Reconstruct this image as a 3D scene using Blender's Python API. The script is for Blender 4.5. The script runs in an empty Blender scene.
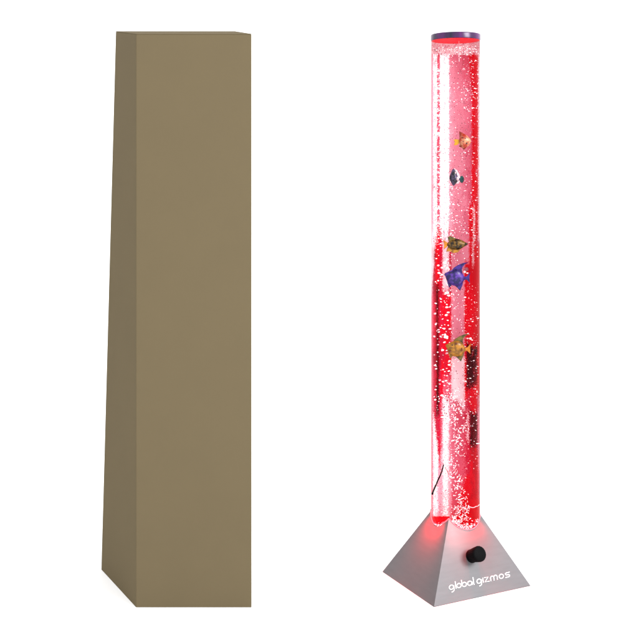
import bpy, bmesh, math, random
from mathutils import Vector, noise
random.seed(11)
sc = bpy.context.scene
COL = sc.collection

# ------------------------------------------------------------------ camera model
S = 0.002                      # metres per photo pixel at the distance of the objects
CX, CY, DD = 300.0, 165.0, 1040.0
CAMZ = (607.4 - CY) * S
CAM = Vector((0, -DD * S, CAMZ))

def ray(px, py):
    return Vector(((px - CX) * S, DD * S, -(py - CY) * S))
def at_depth(px, py, y):       # point on the sight line at world depth y (0 = front of the box)
    return CAM + ray(px, py) * ((y + DD * S) / (DD * S))
def on_ground(px, py):
    return CAM + ray(px, py) * (CAMZ / ((py - CY) * S))
def on_plane(px, py, p0, n):
    r = ray(px, py)
    return CAM + r * ((p0 - CAM).dot(n) / r.dot(n))

# ------------------------------------------------------------------ helpers
def tag(o, label=None, cat=None, group=None, kind=None):
    if label: o['label'] = label
    if cat: o['category'] = cat
    if group: o['group'] = group
    if kind: o['kind'] = kind
    return o
def empty(name, loc):
    o = bpy.data.objects.new(name, None); COL.objects.link(o); o.location = loc
    o.empty_display_size = .02
    return o
def link(name, verts, faces, mats, parent=None, smooth=False, idx=None):
    me = bpy.data.meshes.new(name)
    off = Vector((0, 0, 0))
    p = parent
    while p is not None: off += p.location; p = p.parent
    me.from_pydata([tuple(Vector(v) - off) for v in verts], [], faces)
    for m in (mats if isinstance(mats, (list, tuple)) else [mats]): me.materials.append(m)
    if idx: me.polygons.foreach_set('material_index', idx)
    if smooth: me.polygons.foreach_set('use_smooth', [True] * len(me.polygons))
    me.update()
    o = bpy.data.objects.new(name, me); COL.objects.link(o)
    if parent: o.parent = parent
    return o
def fixn(o):
    bm = bmesh.new(); bm.from_mesh(o.data)
    bmesh.ops.recalc_face_normals(bm, faces=bm.faces); bm.to_mesh(o.data); bm.free()
    return o

# ------------------------------------------------------------------ materials
def mat(name, col, rough=.5, metal=0., spec=.5, col2=None, scale=60., emit=0., bump=0., stretch=None, lo=.4, hi=.6, detail=3, bscale=None):
    m = bpy.data.materials.new(name); m.use_nodes = True
    nt = m.node_tree; b = nt.nodes['Principled BSDF']
    b.inputs['Roughness'].default_value = rough; b.inputs['Metallic'].default_value = metal
    b.inputs['Specular IOR Level'].default_value = spec
    tc = nt.nodes.new('ShaderNodeTexCoord'); mp = nt.nodes.new('ShaderNodeMapping')
    nt.links.new(tc.outputs['Object'], mp.inputs['Vector'])
    if stretch: mp.inputs['Scale'].default_value = stretch
    nz = nt.nodes.new('ShaderNodeTexNoise'); nz.inputs['Scale'].default_value = scale
    nz.inputs['Detail'].default_value = detail
    nt.links.new(mp.outputs['Vector'], nz.inputs['Vector'])
    rp = nt.nodes.new('ShaderNodeValToRGB')
    rp.color_ramp.elements[0].position = lo; rp.color_ramp.elements[1].position = hi
    c2 = col2 or tuple(c * .93 for c in col)
    rp.color_ramp.elements[0].color = (*c2, 1); rp.color_ramp.elements[1].color = (*col, 1)
    nt.links.new(nz.outputs['Fac'], rp.inputs['Fac'])
    nt.links.new(rp.outputs['Color'], b.inputs['Base Color'])
    if emit:
        nt.links.new(rp.outputs['Color'], b.inputs['Emission Color'])
        b.inputs['Emission Strength'].default_value = emit
    if bump:
        bp = nt.nodes.new('ShaderNodeBump'); bp.inputs['Strength'].default_value = bump
        bp.inputs['Distance'].default_value = .0004
        n2 = nt.nodes.new('ShaderNodeTexNoise'); n2.inputs['Scale'].default_value = bscale or scale * 6
        nt.links.new(mp.outputs['Vector'], n2.inputs['Vector'])
        nt.links.new(n2.outputs['Fac'], bp.inputs['Height']); nt.links.new(bp.outputs['Normal'], b.inputs['Normal'])
    return m

M_card = mat('brown_card', (.1015, .0795, .0455), .95, spec=.05, col2=(.0995, .078, .0448), scale=9, bump=.05, bscale=500)
M_cardedge = mat('card_edge', (.090, .072, .041), .95, spec=.05, scale=30)
M_white = mat('white_paper', (.88, .88, .88), .9, spec=.0, col2=(.86, .86, .86), scale=3)
M_steel = mat('brushed_silver', (.109, .107, .113), .42, metal=.35, spec=.3, col2=(.097, .095, .100), scale=26, stretch=(1, 1, 6), bump=.06, bscale=420, lo=.25, hi=.75, detail=8)
M_letters = mat('white_print', (.9, .9, .9), .6, spec=.1)
M_knob = mat('black_knob', (.0014, .0014, .0017), .6, spec=.05, bump=.4, scale=200, bscale=700)
M_lid = mat('dark_purple_lid', (.060, .008, .075), .25, metal=.1, spec=.3, col2=(.008, .006, .022), scale=32, stretch=(1, 1, .3), lo=.38, hi=.62)
M_lining = mat('red_lining', (.60, .004, .012), .5, spec=.1, emit=.5)
M_cable = mat('black_cable', (.003, .002, .002), .6, spec=.02)
M_pale = mat('pale_pink', (.75, .42, .46), .5, spec=.2, emit=.2, scale=200)

M_seal = mat('seal_added_glow', (.6, .12, .16), .4, spec=.1, scale=160)
_b = M_seal.node_tree.nodes['Principled BSDF']; _b.inputs['Emission Color'].default_value = (1, .028, .030, 1); _b.inputs['Emission Strength'].default_value = 5  # emission added so the seal spills red onto the base
def lit(name, col, col2, e, scale=40, stretch=None, lo=.4, hi=.6):
    return mat(name, col, .6, spec=.0, col2=col2, scale=scale, emit=e, stretch=stretch, lo=lo, hi=hi)
EM = .22
PAL = [  # wall band colours, with the tube's reflections and glow put in
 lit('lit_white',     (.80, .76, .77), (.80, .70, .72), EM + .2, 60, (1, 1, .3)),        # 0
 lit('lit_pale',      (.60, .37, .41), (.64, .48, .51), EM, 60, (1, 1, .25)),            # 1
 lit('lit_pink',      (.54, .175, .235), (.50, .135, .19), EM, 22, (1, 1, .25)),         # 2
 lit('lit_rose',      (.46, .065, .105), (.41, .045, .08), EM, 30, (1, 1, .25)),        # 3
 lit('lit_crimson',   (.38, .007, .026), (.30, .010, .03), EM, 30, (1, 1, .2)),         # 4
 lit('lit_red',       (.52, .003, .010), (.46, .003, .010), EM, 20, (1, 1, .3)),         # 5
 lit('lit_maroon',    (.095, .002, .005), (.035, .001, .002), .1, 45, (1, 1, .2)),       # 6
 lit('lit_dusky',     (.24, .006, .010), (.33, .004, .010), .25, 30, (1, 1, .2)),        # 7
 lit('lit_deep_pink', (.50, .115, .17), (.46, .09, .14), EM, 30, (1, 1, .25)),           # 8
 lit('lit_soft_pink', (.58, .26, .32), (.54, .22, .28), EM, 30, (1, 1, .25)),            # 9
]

def glass_mat():
    m = bpy.data.materials.new('clear_acrylic'); m.use_nodes = True
    nt = m.node_tree; nt.nodes.clear()
    out = nt.nodes.new('ShaderNodeOutputMaterial'); mx = nt.nodes.new('ShaderNodeMixShader')
    tr = nt.nodes.new('ShaderNodeBsdfTransparent'); gl = nt.nodes.new('ShaderNodeBsdfGlossy')
    fr = nt.nodes.new('ShaderNodeFresnel'); fr.inputs['IOR'].default_value = 1.12
    tr.inputs['Color'].default_value = (1, .985, .985, 1); gl.inputs['Roughness'].default_value = .06
    nt.links.new(fr.outputs[0], mx.inputs[0]); nt.links.new(tr.outputs[0], mx.inputs[1])
    nt.links.new(gl.outputs[0], mx.inputs[2]); nt.links.new(mx.outputs[0], out.inputs['Surface'])
    return m
M_glass = glass_mat()

# ------------------------------------------------------------------ backdrop (paper sweep)
v = []; f = []
prof = [(-6.0, 0.0), (1.6, 0.0)]
for i in range(1, 17):
    a = math.pi / 2 * i / 16
    prof.append((1.6 + 1.2 * math.sin(a), 1.2 - 1.2 * math.cos(a)))
prof.append((2.8, 5.0))
for (y, z) in prof: v += [(-7, y, z), (7, y, z)]
for i in range(len(prof) - 1): f.append((2 * i, 2 * i + 1, 2 * i + 3, 2 * i + 2))
bd = link('backdrop', v, f, M_white, smooth=True)
tag(bd, 'seamless white paper floor and backdrop', None, kind='structure')

# ------------------------------------------------------------------ cardboard box
FW = [(136.2, 34.6), (251.6, 34.6), (251.6, 607.4), (136.2, 607.4)]
KB = (569.3 - CY) / (607.4 - CY)
yb = DD * S * (1 / KB - 1)
fr_ = [at_depth(px, py, 0) for px, py in FW]
bk_ = [at_depth(115.8, 31.9, yb), at_depth(235.0, 31.9, yb), at_depth(235.0, 569.3, yb), at_depth(101.2, 569.3, yb)]
for p in fr_[2:] + bk_[2:]: p.z = 0
bx = empty('cardboard_box', ((fr_[3] + fr_[2]) / 2 + Vector((0, yb / 2, 0))))
tag(bx, 'tall plain brown cardboard box standing upright on the left', 'box')
def patch(name, a, b, c, d, n, parent, m):
    vs = []; fs = []
    for j in range(n + 1):
        for i in range(n + 1):
            s, t = i / n, j / n
            vs.append((a * (1 - s) + b * s) * (1 - t) + (d * (1 - s) + c * s) * t)
    for j in range(n):
        for i in range(n):
            k = j * (n + 1) + i; fs.append((k, k + 1, k + n + 2, k + n + 1))
    return vs, fs
V = []; F = []
for q in ((fr_[0], fr_[1], fr_[2], fr_[3]), (bk_[0], fr_[0], fr_[3], bk_[3]), (fr_[1], bk_[1], bk_[2], fr_[2]), (bk_[1], bk_[0], bk_[3], bk_[2])):
    vs, fs = patch('', *q, 12, None, None); o = len(V); V += vs; F += [tuple(i + o for i in t) for t in fs]
body = link('carton_wall', V, F, M_card, bx)
bm = bmesh.new(); bm.from_mesh(body.data); bmesh.ops.remove_doubles(bm, verts=bm.verts, dist=1e-5)
bmesh.ops.recalc_face_normals(bm, faces=bm.faces); bm.to_mesh(body.data); bm.free()
bv = body.modifiers.new('b', 'BEVEL'); bv.width = .0012; bv.segments = 2; bv.limit_method = 'ANGLE'; bv.angle_limit = math.radians(40)
up = Vector((0, 0, .0012))
top = [p.copy() for p in (fr_[0], fr_[1], bk_[1], bk_[0])]
ins = [p + up * .3 for p in top]
lidv = ins + [p + up for p in ins]
fl = link('top_flap', lidv, [(0, 1, 2, 3), (4, 5, 6, 7), (0, 1, 5, 4), (1, 2, 6, 5), (2, 3, 7, 6), (3, 0, 4, 7)], M_card, bx); fixn(fl)

# ------------------------------------------------------------------ lamp base (pyramid)
pF, pL, pR = on_ground(434, 607.2), on_ground(382.6, 572), on_ground(530.4, 586)
ctr = (pL + pR) / 2 + Vector((.0012, .004, 0))
pB = pF + (ctr - pF) * 2; pB = pL + pR - pF
r_ = ray(455.4, 480); kk = (ctr.y - CAM.y) / r_.y
APEX = CAM.z + r_.z * kk
R = 24.3 * S * (ctr.y - CAM.y) / (DD * S)
lamp = empty('bubble_lamp', ctr)
tag(lamp, 'tall glowing red bubble column lamp on a silver pyramid base', 'lamp')
corners = [pF, pR, pB, pL]
def rb(phi):
    d = Vector((math.cos(phi), math.sin(phi), 0)); best = 1e9
    for i in range(4):
        a = corners[i] - ctr; e = corners[(i + 1) % 4] - corners[i]
        den = d.x * e.y - d.y * e.x
        if abs(den) < 1e-9: continue
        t = (a.x * e.y - a.y * e.x) / den; u = (a.x * d.y - a.y * d.x) / den
        if t > 0 and -1e-6 <= u <= 1 + 1e-6: best = min(best, t)
    return best
PHN = math.atan2((pF + pR - ctr * 2).y, (pF + pR - ctr * 2).x)
def lip(phi, r):               # moulded lip that carries the tube on the front right face
    d = (phi - PHN + math.pi) % (2 * math.pi) - math.pi
    w_ = max(0, math.cos(min(abs(d) * 1.7, math.pi / 2))) ** 1.5
    t = min(max((r - R) / (rb(phi) - R), 0), 1)
    return .0145 * w_ * (1 - t) ** 2.5
def surf_z(phi, r): return APEX * (1 - r / rb(phi)) + lip(phi, r)
angs = sorted(set([2 * math.pi * i / 128 for i in range(128)] + [math.atan2((c - ctr).y, (c - ctr).x) % (2 * math.pi) for c in corners]))
V = []; F = []; NR = 16
for a in angs:
    R1 = rb(a); r0 = R * .985
    for j in range(NR + 1):
        r = r0 + (R1 - r0) * j / NR
        V.append(Vector((ctr.x + math.cos(a) * r, ctr.y + math.sin(a) * r, APEX * (1 - r / R1) + .0012 + lip(a, r))))
    V.append(Vector((ctr.x + math.cos(a) * R1, ctr.y + math.sin(a) * R1, -.0015)))
n = len(angs); st = NR + 2
for i in range(n):
    for j in range(NR + 1):
        a, b = i * st + j, ((i + 1) % n) * st + j
        F.append((a, a + 1, b + 1, b))
base = fixn(link('base', V, F, M_steel, lamp))
base['label'] = 'brushed silver pyramid base'

# tube shell
V = []; F = []; N = 96
ztop = at_depth(456, 40.6, ctr.y).z
levels = [ .02, ztop * .33, ztop * .66, ztop]
for z in levels:
    for i in range(N):
        a = 2 * math.pi * i / N; V.append((ctr.x + R * math.cos(a), ctr.y + R * math.sin(a), z))
for j in range(3):
    for i in range(N):
        k = j * N; F.append((k + i, k + (i + 1) % N, k + N + (i + 1) % N, k + N + i))
link('acrylic_tube', V, F, M_glass, lamp, smooth=True)['label'] = 'clear acrylic tube'

# added rear wall with reflections and glow painted in : far side of the cylinder seen through the tube
RI = R * .985
def far_hit(px, py, r=RI):
    d = ray(px, py); ox, oy = CAM.x - ctr.x, CAM.y - ctr.y
    a = d.x ** 2 + d.y ** 2; b = ox * d.x + oy * d.y; c = ox * ox + oy * oy - r * r
    disc = max(b * b - a * c, 0); t = (-b + math.sqrt(disc)) / a
    return CAM + d * t
def edges(r=RI):
    lo, hi = 430., 456.
    def ok(x):
        d = ray(x, 300); ox, oy = CAM.x - ctr.x, CAM.y - ctr.y
        a = d.x ** 2 + d.y ** 2; b = ox * d.x + oy * d.y; return b * b - a * (ox * ox + oy * oy - r * r) > 0
    for _ in range(40):
        m = (lo + hi) / 2
        if ok(m): hi = m
        else: lo = m
    L = hi; lo, hi = 456., 484.
    for _ in range(40):
        m = (lo + hi) / 2
        if ok(m): lo = m
        else: hi = m
    return L, lo
EL, ER = edges()
print('tube edges', EL, ER, 'R', R, 'apex', APEX, 'side', (pF-pL).length/S, (pF-pR).length/S)
def nz(x, y, s=1., k=0.): return noise.noise(Vector((x / s, y / s, k)))
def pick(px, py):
    """bands of reflection and glow painted on the wall; x across 432..481, y down"""
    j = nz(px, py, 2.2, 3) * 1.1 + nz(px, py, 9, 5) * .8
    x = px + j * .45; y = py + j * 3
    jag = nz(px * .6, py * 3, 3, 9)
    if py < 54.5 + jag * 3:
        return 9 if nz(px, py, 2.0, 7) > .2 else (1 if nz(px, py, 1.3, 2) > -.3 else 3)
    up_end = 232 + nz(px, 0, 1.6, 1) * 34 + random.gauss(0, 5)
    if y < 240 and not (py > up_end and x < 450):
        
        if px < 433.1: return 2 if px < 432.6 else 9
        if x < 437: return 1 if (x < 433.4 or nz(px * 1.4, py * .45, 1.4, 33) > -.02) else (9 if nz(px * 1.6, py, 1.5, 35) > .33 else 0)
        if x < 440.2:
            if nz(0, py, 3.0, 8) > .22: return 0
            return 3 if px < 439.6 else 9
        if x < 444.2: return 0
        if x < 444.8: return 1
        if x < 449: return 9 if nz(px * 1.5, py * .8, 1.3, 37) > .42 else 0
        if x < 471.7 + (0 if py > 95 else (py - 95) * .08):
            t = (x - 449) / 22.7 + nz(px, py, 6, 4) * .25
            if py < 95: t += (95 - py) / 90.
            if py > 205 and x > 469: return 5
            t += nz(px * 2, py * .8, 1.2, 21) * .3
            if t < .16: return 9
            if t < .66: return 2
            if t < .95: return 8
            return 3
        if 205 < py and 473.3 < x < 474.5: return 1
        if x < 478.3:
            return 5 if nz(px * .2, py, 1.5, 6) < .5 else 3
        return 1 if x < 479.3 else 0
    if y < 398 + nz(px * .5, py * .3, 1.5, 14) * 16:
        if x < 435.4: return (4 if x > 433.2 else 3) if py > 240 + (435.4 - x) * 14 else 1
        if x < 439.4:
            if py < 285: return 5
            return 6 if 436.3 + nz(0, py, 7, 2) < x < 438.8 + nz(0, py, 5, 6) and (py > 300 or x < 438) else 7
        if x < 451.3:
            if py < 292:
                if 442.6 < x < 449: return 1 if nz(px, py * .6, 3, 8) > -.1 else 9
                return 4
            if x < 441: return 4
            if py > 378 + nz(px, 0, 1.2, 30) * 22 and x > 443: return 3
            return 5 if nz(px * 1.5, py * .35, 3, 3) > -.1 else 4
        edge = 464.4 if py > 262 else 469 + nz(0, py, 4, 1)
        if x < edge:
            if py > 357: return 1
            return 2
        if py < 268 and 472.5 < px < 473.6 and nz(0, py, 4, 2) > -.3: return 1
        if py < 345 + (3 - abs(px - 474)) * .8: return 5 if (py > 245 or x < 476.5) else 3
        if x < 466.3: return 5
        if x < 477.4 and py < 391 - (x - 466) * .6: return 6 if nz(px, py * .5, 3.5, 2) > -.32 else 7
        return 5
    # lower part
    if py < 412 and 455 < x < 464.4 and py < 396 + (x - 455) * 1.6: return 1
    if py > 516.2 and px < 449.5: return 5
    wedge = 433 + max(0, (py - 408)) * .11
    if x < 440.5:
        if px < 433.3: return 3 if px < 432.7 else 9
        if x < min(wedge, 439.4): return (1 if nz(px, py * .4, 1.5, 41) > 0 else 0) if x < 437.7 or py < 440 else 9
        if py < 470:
            return 6 if (py < 415 and 436 < x < 439) else 4
        return 9
    if x < 451.2 + nz(0, py, 6, 4) * 1.2:
        if x < 442.3: return 9 if py > 450 else 3
        if x > 449.3: return 2 if py < 470 else 9
        return (0 if nz(px * 1.2, py * .5, 1.6, 12) > -.05 else 1) if 443.5 < x < 448.2 else (1 if nz(px, py, 2, 13) > -.15 else 9)
    if x < 470:
        if x > 467.3 and 413 < py < 442 and px < 468.6: return 1
        t = (x - 451) / 19 + nz(px, py, 6, 4) * .3 + nz(px * 2, py, 1.3, 24) * .35 + max(0, py - 470) / 120
        return 8 if t < .2 else (3 if t < .72 else 4 if py < 475 else 5)
    if x < 477.2:
        if py < 413 - abs(px - 473.8) ** 2 * .25: return 5
        if py < 447: return 6
        if py < 500 and x > 470.6 and nz(px, py * .25, 2.5, 4) > -.05: return 7
        return 5
    if px > 478.4 and py < 500: return 9 if py < 470 else 3
    return 5 if py > 455 else 3
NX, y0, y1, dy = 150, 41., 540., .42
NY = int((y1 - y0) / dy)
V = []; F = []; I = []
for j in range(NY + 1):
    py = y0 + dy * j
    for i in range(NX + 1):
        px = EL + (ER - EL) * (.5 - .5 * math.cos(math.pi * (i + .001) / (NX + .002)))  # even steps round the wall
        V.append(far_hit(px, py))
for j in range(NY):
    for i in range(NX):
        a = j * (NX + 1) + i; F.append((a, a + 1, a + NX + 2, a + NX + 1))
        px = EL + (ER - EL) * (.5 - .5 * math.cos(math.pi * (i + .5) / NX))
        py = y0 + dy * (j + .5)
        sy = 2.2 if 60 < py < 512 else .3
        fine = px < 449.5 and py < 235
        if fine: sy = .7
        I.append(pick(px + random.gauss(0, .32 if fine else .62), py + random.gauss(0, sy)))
wall = link('painted_reflection_wall', V, F, PAL, lamp, smooth=True, idx=I)
wall['label'] = 'added rear wall with red, pink and white reflections and glow painted in'

# lid, lining, gasket, air tube
def disc_stack(name, rings, m, parent, N=96):
    V = []; F = []
    for (r, z) in rings:
        for i in range(N):
            a = 2 * math.pi * i / N; V.append((ctr.x + r * math.cos(a), ctr.y + r * math.sin(a), z))
    for j in range(len(rings) - 1):
        for i in range(N):
            k = j * N; F.append((k + i, k + (i + 1) % N, k + N + (i + 1) % N, k + N + i))
    F.append(tuple(range(N))); k = (len(rings) - 1) * N; F.append(tuple(range(k, k + N)))
    o = link(name, V, F, m, parent, smooth=True); fixn(o)
    es = o.modifiers.new('e', 'EDGE_SPLIT'); es.split_angle = math.radians(50)
    return o
zt = at_depth(456, 34.6, ctr.y).z
lid = disc_stack('lid', [(R * 1.005, ztop), (R * 1.02, ztop + .0005), (R * 1.02, zt - .002), (R * 1.01, zt - .0008), (R * .985, zt)], M_lid, lamp)
lid['label'] = 'dark purple round lid'
disc_stack('lid_lining', [(R * .985, ztop - .0006), (R * .985, ztop - .0002)], M_lining, lamp)['label'] = 'red underside of the lid'
# light disc sealing the column at the bottom
disc_stack('light_ring', [(R * .97, .03), (R * .97, .034)], PAL[5], lamp)
def tube_mesh(name, pts, rad, m, parent, n=8, closed=False):
    V = []; F = []; L = len(pts)
    for i, p in enumerate(pts):
        p = Vector(p)
        q0 = Vector(pts[i - 1] if (i or closed) else pts[0]); q1 = Vector(pts[(i + 1) % L] if (i < L - 1 or closed) else pts[-1])
        t = (q1 - q0).normalized(); u = t.cross(Vector((0, 0, 1)))
        if u.length < .05: u = t.cross(Vector((0, 1, 0)))
        u.normalize(); w = t.cross(u)
        rr = rad(i / L) if callable(rad) else rad
        for k in range(n):
            a = 2 * math.pi * k / n; V.append(p + u * math.cos(a) * rr + w * math.sin(a) * rr)
    for i in range(L if closed else L - 1):
        for k in range(n):
            a, b = i * n, ((i + 1) % L) * n
            F.append((a + k, a + (k + 1) % n, b + (k + 1) % n, b + k))
    if not closed: F += [tuple(range(n)), tuple(range((L - 1) * n, L * n))]
    return fixn(link(name, V, F, m, parent, smooth=True))
gp = []
for i in range(128):
    a = math.pi * (1.5 - .56 + 1.12 * i / 127); r = R * 1.0
    gp.append((ctr.x + r * math.cos(a), ctr.y + r * math.sin(a), surf_z(a, r) + .0020))
tube_mesh('gasket_added_glow', gp, .0011, M_seal, lamp)['label'] = 'pink seal where the tube meets the base, with added glow'
ax = at_depth(458.9, 60, ctr.y)
tube_mesh('air_hose', [(ax.x, ctr.y, ztop - .001), (ax.x, ctr.y, ztop - .03), (ax.x + .0006, ctr.y, ztop - .045)], .0008, M_pale, lamp)
cp = [at_depth(x, y, ctr.y - .01) for x, y in ((443.6, 464.5), (442.8, 468), (441.6, 472), (439.9, 476.2), (438, 480), (436.4, 484), (434.6, 488), (433.0, 491.8), (432.2, 494.5))]
tube_mesh('cable', cp, lambda t: .0012 + .0009 * t, M_cable, lamp)['label'] = 'short dark cable crossing the tube near its foot'
cp = [at_depth(x, y, ctr.y + .052) for x, y in ((433.2, 496), (432.6, 504), (431.7, 508), (430.6, 511), (429.8, 516))]
tube_mesh('cable', cp, .0011, M_cable, lamp)
cp = [at_depth(x, y, ctr.y - .03) for x, y in ((445.0, 467), (446.2, 469.5), (447.8, 471.5), (448.4, 474.5))]
tube_mesh('cable', cp, .0006, PAL[7], lamp)
cp = [at_depth(x, y, ctr.y - .02) for x, y in ((468.2, 508.4), (470, 506.9), (472, 507.6), (474, 507.5), (476, 506.4), (477.6, 506.2), (479.4, 504.6))]
tube_mesh('bubble_thread', cp, lambda t: .0006 + .0004 * math.sin(t * 9) ** 2, M_pale, lamp)

# face plane of the pyramid carrying knob and lettering
apexp = Vector((ctr.x, ctr.y, APEX + .0012)); lift = Vector((0, 0, .0012))
nR = (pR - pF).cross(apexp - (pF + lift)).normalized()
if nR.y > 0: nR = -nR
def on_face(px, py, h=0.): return on_plane(px, py, pF + lift + nR * h, nR)

# knob
k0 = on_face(471.2, 556.0)
def prof_obj(name, base_p, axis, rings, m, parent, N=40, knurl=0.):
    u = axis.cross(Vector((0, 0, 1))).normalized(); w = axis.cross(u)
    V = []; F = []
    for (r, h) in rings:
        for i in range(N):
            a = 2 * math.pi * i / N; rr = r * (1 + knurl * math.cos(a * 20)) if h > rings[0][1] else r
            V.append(base_p + axis * h + u * math.cos(a) * rr + w * math.sin(a) * rr)
    for j in range(len(rings) - 1):
        for i in range(N):
            k = j * N; F.append((k + i, k + (i + 1) % N, k + N + (i + 1) % N, k + N + i))
    F.append(tuple(range(N))); k = (len(rings) - 1) * N; F.append(tuple(range(k, k + N)))
    o = fixn(link(name, V, F, m, parent, smooth=True))
    es = o.modifiers.new('e', 'EDGE_SPLIT'); es.split_angle = math.radians(45); return o
kl = .035
knob = prof_obj('knob', k0, nR, [(.0125, .0), (.0128, .006), (.0138, .012), (.0150, kl - .012), (.0155, kl - .006), (.0155, kl - .003), (.0148, kl - .0012), (.013, kl)], M_knob, lamp, N=80, knurl=.012)
knob['label'] = 'round black control knob'
prof_obj('collar', k0, nR, [(.0140, 0), (.0140, .002), (.0128, .003)], M_knob, knob)

# lettering
def circ(cu, cv, r, a0=0, a1=360, n=22): return [(cu + r * math.cos(math.radians(a0 + (a1 - a0) * i / n)), cv + r * math.sin(math.radians(a0 + (a1 - a0) * i / n))) for i in range(n + 1)]
r = 2.1; c = 2.5
strokes = []
def g_(u): strokes.append(circ(u, c, r)); strokes.append([(u + r + .35, 3.6), (u + r + .35, 0.2), (u + r + .1, -1.1), (u + 1.1, -2.1), (u - .1, -2.3)])
g_(2.7); strokes.append([(7.0, 7.2), (7.0, 1.0), (7.3, .4)]); strokes.append(circ(10.2, c, r))
strokes.append([(13.2, 7.2), (13.2, 2.6)]); strokes.append(circ(15.6, c, r))
strokes.append(circ(21.0, c, r)); strokes.append([(23.4, 3.4), (23.4, .5)]); strokes.append([(24.9, 7.4), (24.9, 1.0), (25.3, .3)])
g_(30.3); strokes.append([(34.4, 4.7), (34.4, .4)])
strokes.append([(35.9, 4.75), (39.6, 4.75), (36.1, .4), (40.3, .4)])
strokes.append([(41.9, .3), (41.9, 3.2)] + circ(43.5, 3.1, 1.6, 180, 0, 10) + [(45.1, .3)])
strokes.append([(45.1, 3.1)] + circ(46.8, 3.1, 1.7, 180, 0, 10) + [(48.5, .3)])
strokes.append(circ(52.6, c, r))
strokes.append([(61.0, 4.8), (58.0, 4.8), (57.0, 4.4), (56.7, 3.7), (57.2, 3.0), (58.2, 2.7), (59.8, 2.6), (60.7, 2.1), (60.9, 1.4), (60.4, .7), (59.6, .4), (56.6, .4)])
V = []; F = []
def flat_stroke(pts, hw=.39):
    P = [Vector((449.0 + u - .12 * v_, 590.3 - .219 * u - v_, 0)) for u, v_ in pts]
    cl = (P[0] - P[-1]).length < .01
    if cl: P = P[:-1]
    n = len(P)
    o = len(V)
    for i, p in enumerate(P):
        a = P[i - 1] if (i or cl) else p; b = P[(i + 1) % n] if (i < n - 1 or cl) else p
        t = (b - a).normalized(); nn = Vector((-t.y, t.x, 0))
        q = p
        if not cl and i == 0: q = p - t * hw * .6
        if not cl and i == n - 1: q = p + t * hw * .6
        for s in (-1, 1):
            for h in (.0, .0007): V.append(on_face(q.x + nn.x * hw * s, q.y + nn.y * hw * s, h))
    for i in range(n if cl else n - 1):
        a = o + i * 4; b = o + ((i + 1) % n) * 4
        F.extend([(a + 1, a + 3, b + 3, b + 1), (a, a + 1, b + 1, b), (a + 2, a + 3, b + 3, b + 2)])
    if not cl: F.extend([(o, o + 1, o + 3, o + 2), (o + n * 4 - 4, o + n * 4 - 3, o + n * 4 - 1, o + n * 4 - 2)])
for s in strokes: flat_stroke(s)
le = fixn(link('lettering', V, F, M_letters, lamp)); le['label'] = 'white words global gizmos'

# ------------------------------------------------------------------ fish
def inflate(name, poly, thick, m, parent, y, rings=7):
    n0 = len(poly); P = []
    for i in range(n0):                                   # Catmull-Rom smoothing of the outline
        p0, p1, p2, p3 = (Vector((*poly[(i + k) % n0], 0)) for k in (-1, 0, 1, 2))
        for s in range(4):
            t = s / 4
            P.append(.5 * ((2 * p1) + (p2 - p0) * t + (2 * p0 - 5 * p1 + 4 * p2 - p3) * t * t + (3 * p1 - p0 - 3 * p2 + p3) * t ** 3))
    c = sum(P, Vector()) / len(P); n = len(P); V = []; F = []
    for side in (-1, 1):
        for k in range(rings):
            a = math.pi / 2 * k / rings; s = math.cos(a); h = math.sin(a)
            for p in P:
                q = c + (p - c) * s; V.append(at_depth(q.x, q.y, y + side * thick * S * h))
        V.append(at_depth(c.x, c.y, y + side * thick * S))
    blk = n * rings + 1
    for sd in (0, 1):
        o = sd * blk
        for k in range(rings - 1):
            for i in range(n): F.append((o + k * n + i, o + k * n + (i + 1) % n, o + (k + 1) * n + (i + 1) % n, o + (k + 1) * n + i))
        for i in range(n): F.append((o + (rings - 1) * n + i, o + (rings - 1) * n + (i + 1) % n, o + blk - 1))
    ob = link(name, V, F, m, parent, smooth=True)
    bm = bmesh.new(); bm.from_mesh(ob.data); bmesh.ops.remove_doubles(bm, verts=bm.verts, dist=1e-6)
    bmesh.ops.recalc_face_normals(bm, faces=bm.faces); bm.to_mesh(ob.data); bm.free(); return ob
def fin(name, poly, thick, m, parent, y):
    n0 = len(poly); P = []
    for i in range(n0):
        a, b = Vector((*poly[i], 0)), Vector((*poly[(i + 1) % n0], 0))
        P += [a, a * .5 + b * .5]
    bm = bmesh.new(); off = Vector(parent.location)
    vs = [bm.verts.new(at_depth(p.x, p.y, y - thick * S) - off) for p in P]
    fc = bm.faces.new(vs)
    ex = bmesh.ops.extrude_face_region(bm, geom=[fc])
    for e in ex['geom']:
        if isinstance(e, bmesh.types.BMVert): e.co.y += 2 * thick * S
    bmesh.ops.recalc_face_normals(bm, faces=bm.faces)
    bmesh.ops.triangulate(bm, faces=[f_ for f_ in bm.faces if len(f_.verts) > 4])
    me = bpy.data.meshes.new(name); bm.to_mesh(me); bm.free(); me.materials.append(m)
    o = bpy.data.objects.new(name, me); COL.objects.link(o); o.parent = parent
    bv = o.modifiers.new('b', 'BEVEL'); bv.width = .0004; bv.segments = 1
    return o
def ball(name, px, py, y, r, m, parent, sx=1, sz=1):
    c = at_depth(px, py, y); V = []; F = []; a, b = 10, 7
    for j in range(b + 1):
        for i in range(a):
            t = math.pi * j / b; q = 2 * math.pi * i / a
            V.append(c + Vector((r * sx * math.sin(t) * math.cos(q), r * math.sin(t) * math.sin(q), r * sz * math.cos(t))))
    for j in range(b):
        for i in range(a): F.append((j * a + i, j * a + (i + 1) % a, (j + 1) * a + (i + 1) % a, (j + 1) * a + i))
    return link(name, V, F, m, parent, smooth=True)
def sh(poly, dx, dy, k=1., cx=457, cy=348): return [(cx + (x - cx) * k + dx, cy + (y - cy) * k + dy) for x, y in poly]
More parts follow.
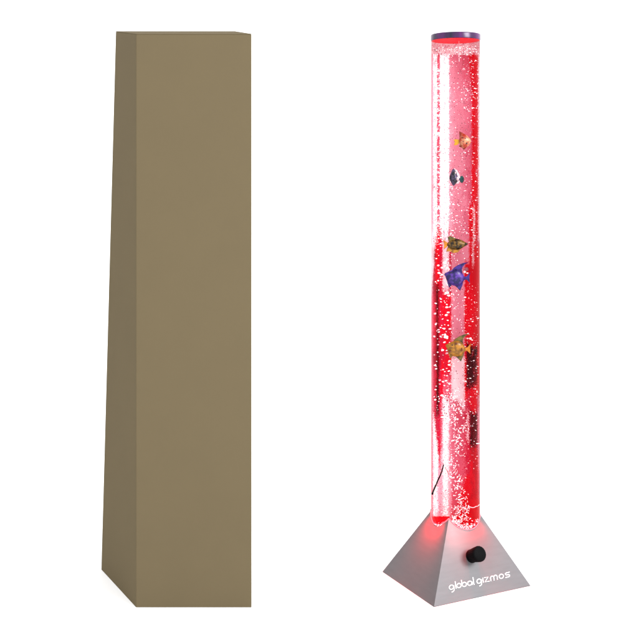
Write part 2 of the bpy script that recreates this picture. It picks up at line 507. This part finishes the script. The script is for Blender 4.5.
M_eye = mat('black_eye', (.004, .004, .004), .15)
M_amber = mat('amber_scales', (.30, .13, .012), .28, spec=.22, col2=(.125, .052, .006), scale=110, lo=.40, hi=.60)
M_olive = mat('olive_fin', (.11, .075, .012), .28, spec=.22, col2=(.022, .022, .006), scale=120, lo=.40, hi=.60)
M_orange = mat('orange_fin', (.42, .16, .008), .28, spec=.22, col2=(.30, .09, .006), scale=160, lo=.40, hi=.60)
M_blue = mat('blue_scales', (.060, .022, .200), .28, spec=.22, col2=(.006, .005, .050), scale=95, lo=.40, hi=.60)
M_bluefin = mat('violet_fin', (.030, .012, .14), .28, spec=.22, col2=(.008, .004, .04), scale=120, lo=.40, hi=.60)
M_brown = mat('dark_brown_scales', (.13, .065, .006), .28, spec=.22, col2=(.004, .003, .001), scale=110, lo=.40, hi=.60)
M_coral = mat('orange_cream_scales', (.40, .20, .11), .28, spec=.22, col2=(.24, .018, .006), scale=95, lo=.40, hi=.60)
M_coralfin = mat('coral_fin', (.26, .030, .010), .28, spec=.22, col2=(.10, .008, .004), scale=140, lo=.40, hi=.60)
M_yellow = mat('yellow_tail', (.38, .19, .010), .28, spec=.22)
M_slate = mat('slate_scales', (.055, .040, .090), .28, spec=.22, col2=(.005, .005, .008), scale=120, lo=.40, hi=.60)
M_cream = mat('cream_fin', (.50, .43, .45), .5, spec=.1, col2=(.40, .30, .32), scale=140)
M_teal = mat('dark_teal_tail', (.004, .038, .036), .28, spec=.22, col2=(.002, .012, .014), scale=120, lo=.40, hi=.60)
M_spot = mat('dark_red_marking', (.10, .012, .008), .5)

YA = ctr.y - .004
angel = dict(
 body=[(445.6, 345.2), (450, 342.6), (454, 341.0), (458, 340.6), (462, 342.6), (464.5, 346.5), (465.8, 349.5), (463.8, 353), (461, 356), (456, 356.8), (451, 355.4), (448, 351.5), (446.8, 348)],
 dorsal=[(452.5, 342.4), (455, 339.2), (459, 336.6), (464, 334.6), (469.2, 333.9), (465.5, 336), (463.4, 338.6), (462.8, 341), (463.2, 345), (458, 344)],
 anal=[(454.5, 355.5), (457.5, 358), (461, 361.6), (463.4, 356), (464.2, 352), (459, 353)],
 pelvic=[(448.2, 351.5), (449, 355), (450.3, 358.8), (453, 356), (452.5, 353)],
 tail=[(464.8, 348.2), (467.5, 347.5), (470.8, 343.6), (470.1, 348.5), (470.5, 354), (467.5, 351), (464.8, 350.8)])
def make_fish(label, group, mats, y, polys, eye, er, thick=5.0, spots=()):
    xs = [p[0] for p in polys['body']]; ys = [p[1] for p in polys['body']]
    root = empty('toy_fish', at_depth(sum(xs) / len(xs), sum(ys) / len(ys), y))
    tag(root, label, 'toy fish', group)
    inflate('body', polys['body'], thick, mats['body'], root, y)
    for k, nm in (('dorsal', 'dorsal_fin'), ('anal', 'anal_fin'), ('pelvic', 'pelvic_fin'), ('tail', 'tail_fin')):
        if k in polys: fin(nm, polys[k], .55, mats[k], root, y)
    ball('eye', eye[0], eye[1], y - thick * S * .8, er * S, M_eye, root)
    for q in spots: ball('marking', q[0], q[1], y - thick * S * .86, q[2] * S, q[5] if len(q) > 5 else M_spot, root, q[3], q[4])
    return root
G = 'plastic fish floating inside the bubble lamp'
make_fish('amber yellow angel fish with olive top fin, lowest fish in the tube', G,
    dict(body=M_amber, dorsal=M_olive, anal=M_olive, pelvic=M_amber, tail=M_orange), YA, angel, (452.3, 345.2), .75,
    spots=((450, 351.2, 1.5, 1.2, .45), (456.3, 343.6, 1.5, .9, .5), (462, 349.5, 1.8, .3, 1.2)))
bl = {k: sh(v_, -1.0, -71.2, 1.03) for k, v_ in angel.items()}
make_fish('blue and violet angel fish with pointed fins, just above the middle of the tube', G,
    dict(body=M_blue, dorsal=M_bluefin, anal=M_bluefin, pelvic=M_bluefin, tail=M_bluefin), YA, bl, (451, 272.6), .75)
make_fish('dark and golden brown fish with orange tail and fins, swimming right above the blue fish', G,
    dict(body=M_brown, dorsal=M_olive, pelvic=M_amber, tail=M_orange), YA,
    dict(body=[(446.8, 244.4), (450, 240.8), (455, 239), (460, 239.4), (464.5, 241.6), (468, 244.0), (464, 246.8), (460, 249.2), (455, 249.8), (450, 248.2)],
         dorsal=[(449, 242), (447.7, 237.2), (450, 235.9), (454, 237.6), (459, 239.6), (454, 242)],
         pelvic=[(448, 246.5), (446.2, 251.8), (450, 251.2), (453, 253.2), (458, 252.4), (461.5, 248.3), (455, 246.5)],
         tail=[(448, 242.9), (443, 239.6), (444.2, 244.5), (444, 249.4), (448, 246)]), (466.2, 243.4), .8, 4.2)
make_fish('round dark grey and white fish with dark teal tail, second fish from the top', G,
    dict(body=M_slate, dorsal=M_cream, pelvic=M_cream, tail=M_teal), YA,
    dict(body=[(449.3, 178), (451, 172.5), (453.3, 168.6), (456, 171.5), (457.6, 176), (460, 179), (457.5, 181.7), (455.8, 183.8), (453.5, 185.8), (451.3, 183)],
         dorsal=[(453.8, 169.2), (456.8, 169.8), (459.5, 174.3), (460.3, 178.2), (456.5, 178)],
         pelvic=[(455, 184), (458.8, 183.4), (460.2, 180.5), (456.5, 180)],
         tail=[(459.4, 179.5), (460.5, 176.3), (462.4, 175.6), (464, 177.9), (463.9, 181), (462.3, 183.2), (460.3, 182.2)]), (453.0, 176.5), .8, 3.6,
    spots=((457.6, 178.8, 1.7, .9, 1.3, M_cream), (455.4, 172.8, .9, .7, 1.6, M_cream)))
make_fish('orange and cream fish with a yellow tail, topmost fish in the tube', G,
    dict(body=M_coral, dorsal=M_coralfin, pelvic=M_coralfin, tail=M_yellow), YA,
    dict(body=[(459, 139.5), (461, 135.4), (464, 134), (467.5, 136), (470.5, 139.5), (470.4, 143), (467.5, 146.8), (463.5, 148.2), (460.5, 145.8), (459, 142.7)],
         dorsal=[(459.7, 140), (459.2, 131), (462.5, 132.8), (467, 135.8), (463, 139)],
         pelvic=[(460.3, 143), (459, 147), (462, 147.5), (464, 150), (467, 146.8), (463, 145)],
         tail=[(459.8, 139.7), (456.5, 139.2), (453.4, 139.6), (454.9, 142), (453.8, 145.4), (457, 145), (459.8, 143)]), (466.6, 143.4), .9, 3.6,
    spots=((463.2, 141.5, .8, 1, 1), (465.5, 138.2, .7, 1, 1), (462.8, 137.6, .9, .6, 1.1)))

# ------------------------------------------------------------------ bubbles
M_bw = mat('white_bubble', (.88, .84, .85), .35, emit=.35, scale=300)
M_bp = mat('pink_bubble', (.36, .10, .15), .5, scale=300)
M_bl = mat('pale_bubble', (.56, .36, .40), .4, emit=.15, scale=300)
M_bc = mat('crimson_bubble', (.16, .006, .022), .5, scale=300)
FB = [(445, 333, 472, 362), (443, 262, 472, 291), (442, 235, 469, 254), (448, 168, 465, 187), (452, 130, 472, 151)]
UN = [];
def uv(a, b):
    V = []; F = []
    V.append(Vector((0, 0, 1)))
    for j in range(1, b):
        for i in range(a):
            t = math.pi * j / b; q = 2 * math.pi * i / a; V.append(Vector((math.sin(t) * math.cos(q), math.sin(t) * math.sin(q), math.cos(t))))
    V.append(Vector((0, 0, -1)))
    for i in range(a): F.append((0, 1 + i, 1 + (i + 1) % a))
    for j in range(b - 2):
        for i in range(a): F.append((1 + j * a + i, 1 + j * a + a + i, 1 + j * a + a + (i + 1) % a, 1 + j * a + (i + 1) % a))
    L = len(V) - 1
    for i in range(a): F.append((L, L - a + (i + 1) % a, L - a + i))
    return V, F
SV, SF = uv(8, 5)
def inside(px, py, y):
    p = at_depth(px, py, y); return (p.x - ctr.x) ** 2 + (p.y - ctr.y) ** 2 < (R * .93) ** 2
def spot(px, py):
    infish = any(a < px < c_ and b < py < d for a, b, c_, d in FB)
    for _ in range(30):
        y = ctr.y + (random.uniform(.012, .04) if infish else random.uniform(-.04, .03))
        if inside(px, py, y): return y
    return None
BV = []; BF = []; BI = []
big = []
def add(px, py, rx, rz, tilt, mi, indiv=False, front=False):
    if px < 433 or px > 480: return
    y = ctr.y - math.sqrt(max(0, (R * .95) ** 2 - ((px - 456.3) * S) ** 2)) + .001 if front else spot(px, py)
    if y is None: return
    if mi == 0 and not indiv and random.random() < .38: mi = 3
    p = at_depth(px, py, y)
    pr = Vector((p.x - ctr.x, p.y - ctr.y, 0))
    if p.z < surf_z(math.atan2(pr.y, pr.x) % (2 * math.pi), max(pr.length, .001)) and pr.y < 0 and py > 500: pass
    if indiv: big.append((p, rx * S, rz * S, tilt, mi)); return
    o = len(BV); ct, st_ = math.cos(tilt), math.sin(tilt)
    for q in SV:
        x, yy, z = q.x * rx * S, q.y * min(rx, rz) * S, q.z * rz * S
        BV.append((p.x + x * ct - z * st_, p.y + yy, p.z + x * st_ + z * ct))
    BF.extend(tuple(i + o for i in t) for t in SF); BI.extend([mi] * len(SF))
U = random.uniform
def field(n, x0, x1, y0_, y1_, r0, r1, asp, w, tilt=.5):
    for _ in range(int(n * 1.3)):
        rx = U(r0, r1) * .9; add(U(x0, x1), U(y0_, y1_), rx, rx * U(*asp), U(-tilt, tilt), random.choices((0, 1, 2), w)[0])
field(150, 433, 479, 46, 55, .3, .75, (.6, 1.1), (6, 2, 1), 1.5)
field(460, 449, 472, 55, 240, .3, .64, (.5, 1), (5, 1, 6), 1.2)
field(60, 463, 479, 54, 110, .3, .8, (.5, 1), (6, 2, 1), 1.2)
field(85, 471, 479.5, 60, 262, .35, .9, (.4, .9), (6, 3, 0), .3)
field(90, 433, 449, 60, 240, .25, .55, (.5, 1), (1, 6, 1), 1)
field(110, 437, 441, 60, 245, .5, 1.3, (.3, .6), (8, 1, 0), .2)
field(70, 433, 479, 60, 250, .8, 1.8, (.14, .25), (6, 2, 0), .15)
field(230, 433, 449, 60, 245, .35, .6, (.4, 1), (0, 5, 2), 1)
field(70, 434, 455, 185, 245, .5, 1.2, (.3, .8), (8, 2, 1), .4)
field(230, 451, 465, 250, 405, .3, .62, (.5, 1), (6, 1, 5), 1.2)
field(150, 464, 479.5, 282, 415, .3, .85, (.2, .5), (5, 3, 0), .4)
field(45, 464, 479, 410, 470, .3, .8, (.4, .8), (5, 3, 0), .4)
field(90, 434, 452, 245, 410, .4, .9, (.4, .9), (8, 2, 0), .4)
field(230, 434, 451, 395, 515, .3, .62, (.5, 1), (1, 5, 4), 1)
field(110, 443, 452, 395, 425, .3, .9, (.5, 1), (8, 3, 1), 1)
# foam clumps climbing from the foot
for _ in range(360):
    y = U(392, 524); t = (y - 392) / 132
    cx_ = 456.5 + 3 * math.sin(y / 11.) + (4.5 * max(0, t - .7) / .3)
    x = random.gauss(cx_, 4.2 if t < .7 else 4.6)
    if x < 449 or x > 470: continue
    a = U(0, 6.28)
    for k in range(random.randint(1, 4)):
        r0 = U(.28, .7); add(x, y, r0, r0 * U(.5, .9), U(-1.2, 1.2), 0 if random.random() < .86 else 1)
        x += math.cos(a) * r0 * 1.5; y += math.sin(a) * r0 * 1.5; a += U(-.9, .9)
field(90, 451, 469, 505, 527, .4, 1., (.5, 1), (8, 3, 0), 1)
field(26, 434, 448, 522, 528, .4, .8, (.5, .9), (5, 5, 0), .5)
for _ in range(170):
    x = U(452, 478); e = 529.5 - ((x - 466) / 12) ** 2 * 8
    add(x, e - abs(random.gauss(0, 2.6)), U(.35, .9), U(.3, .6), U(-.8, .8), random.choice((0, 0, 0, 1)), front=True)
for _ in range(45):
    x = U(434, 449); e = 526.5 - ((x - 440) / 8) ** 2 * 5
    add(x, e - abs(random.gauss(0, .8)), U(.4, .9), U(.3, .5), U(-.4, .4), random.choice((0, 0, 1)), front=True)
bo = link('fizz', BV, BF, [M_bw, M_bp, M_bc, M_bl], None, smooth=True, idx=BI)
tag(bo, 'fine fizz of tiny white and crimson bubbles inside the glowing tube', 'bubbles', kind='stuff')
# the larger bubbles, one object each
for _ in range(84):
    y = U(252, 402); x = U(434, 450)
    rx = U(.75, 1.6); add(x, y, rx, rx * U(.35, .7), U(-.35, .35), 0, True)
for _ in range(10): add(U(444, 449), U(250, 296), U(1.6, 2.3), U(.8, 1.1), U(-.1, .3), 0, True)
for _ in range(16):
    add(U(465, 478), U(290, 400), U(.8, 1.4), U(.35, .6), U(-.3, .3), 0, True)
for (x, y, rx, rz) in ((466.6, 269.2, 2.3, 2.2), (464.9, 271.8, 1.5, 1.3), (467.4, 273.1, 1.2, .8), (446, 337, 2.6, 1.5), (445, 335, 1.3, 1.5), (470.5, 338.5, 1.4, 1.2), (443, 417, 2.6, .7), (479, 417.6, 1.8, .4), (478, 443.5, 2.0, .4)):
    add(x, y, rx, rz, .1, 1 if rx == 2.3 else 0, True)
proto = None
SV2, SF2 = uv(14, 9)
meshes = {}
for mi, mm in ((0, M_bw), (1, M_bp), (3, M_bl)):
    me = bpy.data.meshes.new('air_bubble')
    me.from_pydata([tuple(v_ * (1 + .12 * noise.noise(v_ * 1.7))) for v_ in SV2], [], SF2); me.materials.append(mm)
    me.polygons.foreach_set('use_smooth', [True] * len(me.polygons)); meshes[mi] = me
for (p, rx, rz, tl, mi) in big:
    o = bpy.data.objects.new('air_bubble', meshes[mi] if mi == 1 or random.random() < .75 else meshes[3]); COL.objects.link(o)
    o.location = p; o.scale = (rx, min(rx, rz), rz); o.rotation_euler = (0, -tl, 0)
    tag(o, 'larger flattened white air bubble floating in the lower red part of the tube', 'bubble', 'larger air bubbles rising in the tube')

# ------------------------------------------------------------------ light
w = bpy.data.worlds.new('World'); sc.world = w; w.use_nodes = True
bg = w.node_tree.nodes['Background']; bg.inputs[0].default_value = (1, 1, 1, 1); bg.inputs[1].default_value = 1.9
def area(name, loc, target, size, power, col=(1, 1, 1)):
    l = bpy.data.lights.new(name, 'AREA'); l.energy = power; l.color = col; l.shape = 'RECTANGLE'; l.size, l.size_y = size
    o = bpy.data.objects.new(name, l); COL.objects.link(o); o.location = loc
    o.rotation_euler = (Vector(target) - Vector(loc)).to_track_quat('-Z', 'Y').to_euler(); return o
area('key_softbox', (2.8, -2.2, 2.4), (0, 0, .5), (1.4, 1.4), 190)
def pt(name, px, py, dy, power, rad, col=(1, .02, .04)):
    l = bpy.data.lights.new(name, 'POINT'); l.energy = power; l.color = col; l.shadow_soft_size = rad
    o = bpy.data.objects.new(name, l); COL.objects.link(o); o.location = at_depth(px, py, ctr.y + dy); o.parent = None
    return o
def base_glow_spot(name, a, b, power, turn=0.):
    # red spot added in the tube's foot to redden one face of the base
    nn = (b - a).cross(apexp - (a + lift)).normalized()
    if nn.y > 0: nn = -nn
    ph = math.atan2(nn.y, nn.x) + turn
    fp = lambda rr: Vector((ctr.x + rr * math.cos(ph), ctr.y + rr * math.sin(ph), APEX * (1 - rr / rb(ph))))
    l = bpy.data.lights.new(name, 'SPOT'); l.energy = power; l.color = (1, .0, .004); l.shadow_soft_size = .006
    l.spot_size = math.radians(100); l.spot_blend = 1.0
    o = bpy.data.objects.new(name, l); COL.objects.link(o)
    o.location = fp(R - .017) + nn * .020; d = fp(R - .002) - o.location
    o.rotation_euler = d.to_track_quat('-Z', 'Y').to_euler()
base_glow_spot('added_glow_spot', pF, pL, 7.0)
base_glow_spot('added_glow_spot', pF, pR, 3.5, -.45)
base_glow_spot('added_glow_spot', pF, pR, 3.5, .3)

cam = bpy.data.cameras.new('Camera'); co = bpy.data.objects.new('Camera', cam); COL.objects.link(co)
co.location = CAM; co.rotation_euler = (math.radians(90), 0, 0)
cam.sensor_width = 36; cam.lens = 36 * DD / 638; cam.clip_end = 100; cam.clip_start = .01
cam.shift_x = (319 - CX) / 638; cam.shift_y = (CY - 319) / 638
sc.camera = co
sc.view_settings.view_transform = 'Standard'; sc.view_settings.look = 'None'
sc.view_settings.exposure = 0; sc.view_settings.gamma = 1
sc.cycles.transparent_max_bounces = 16
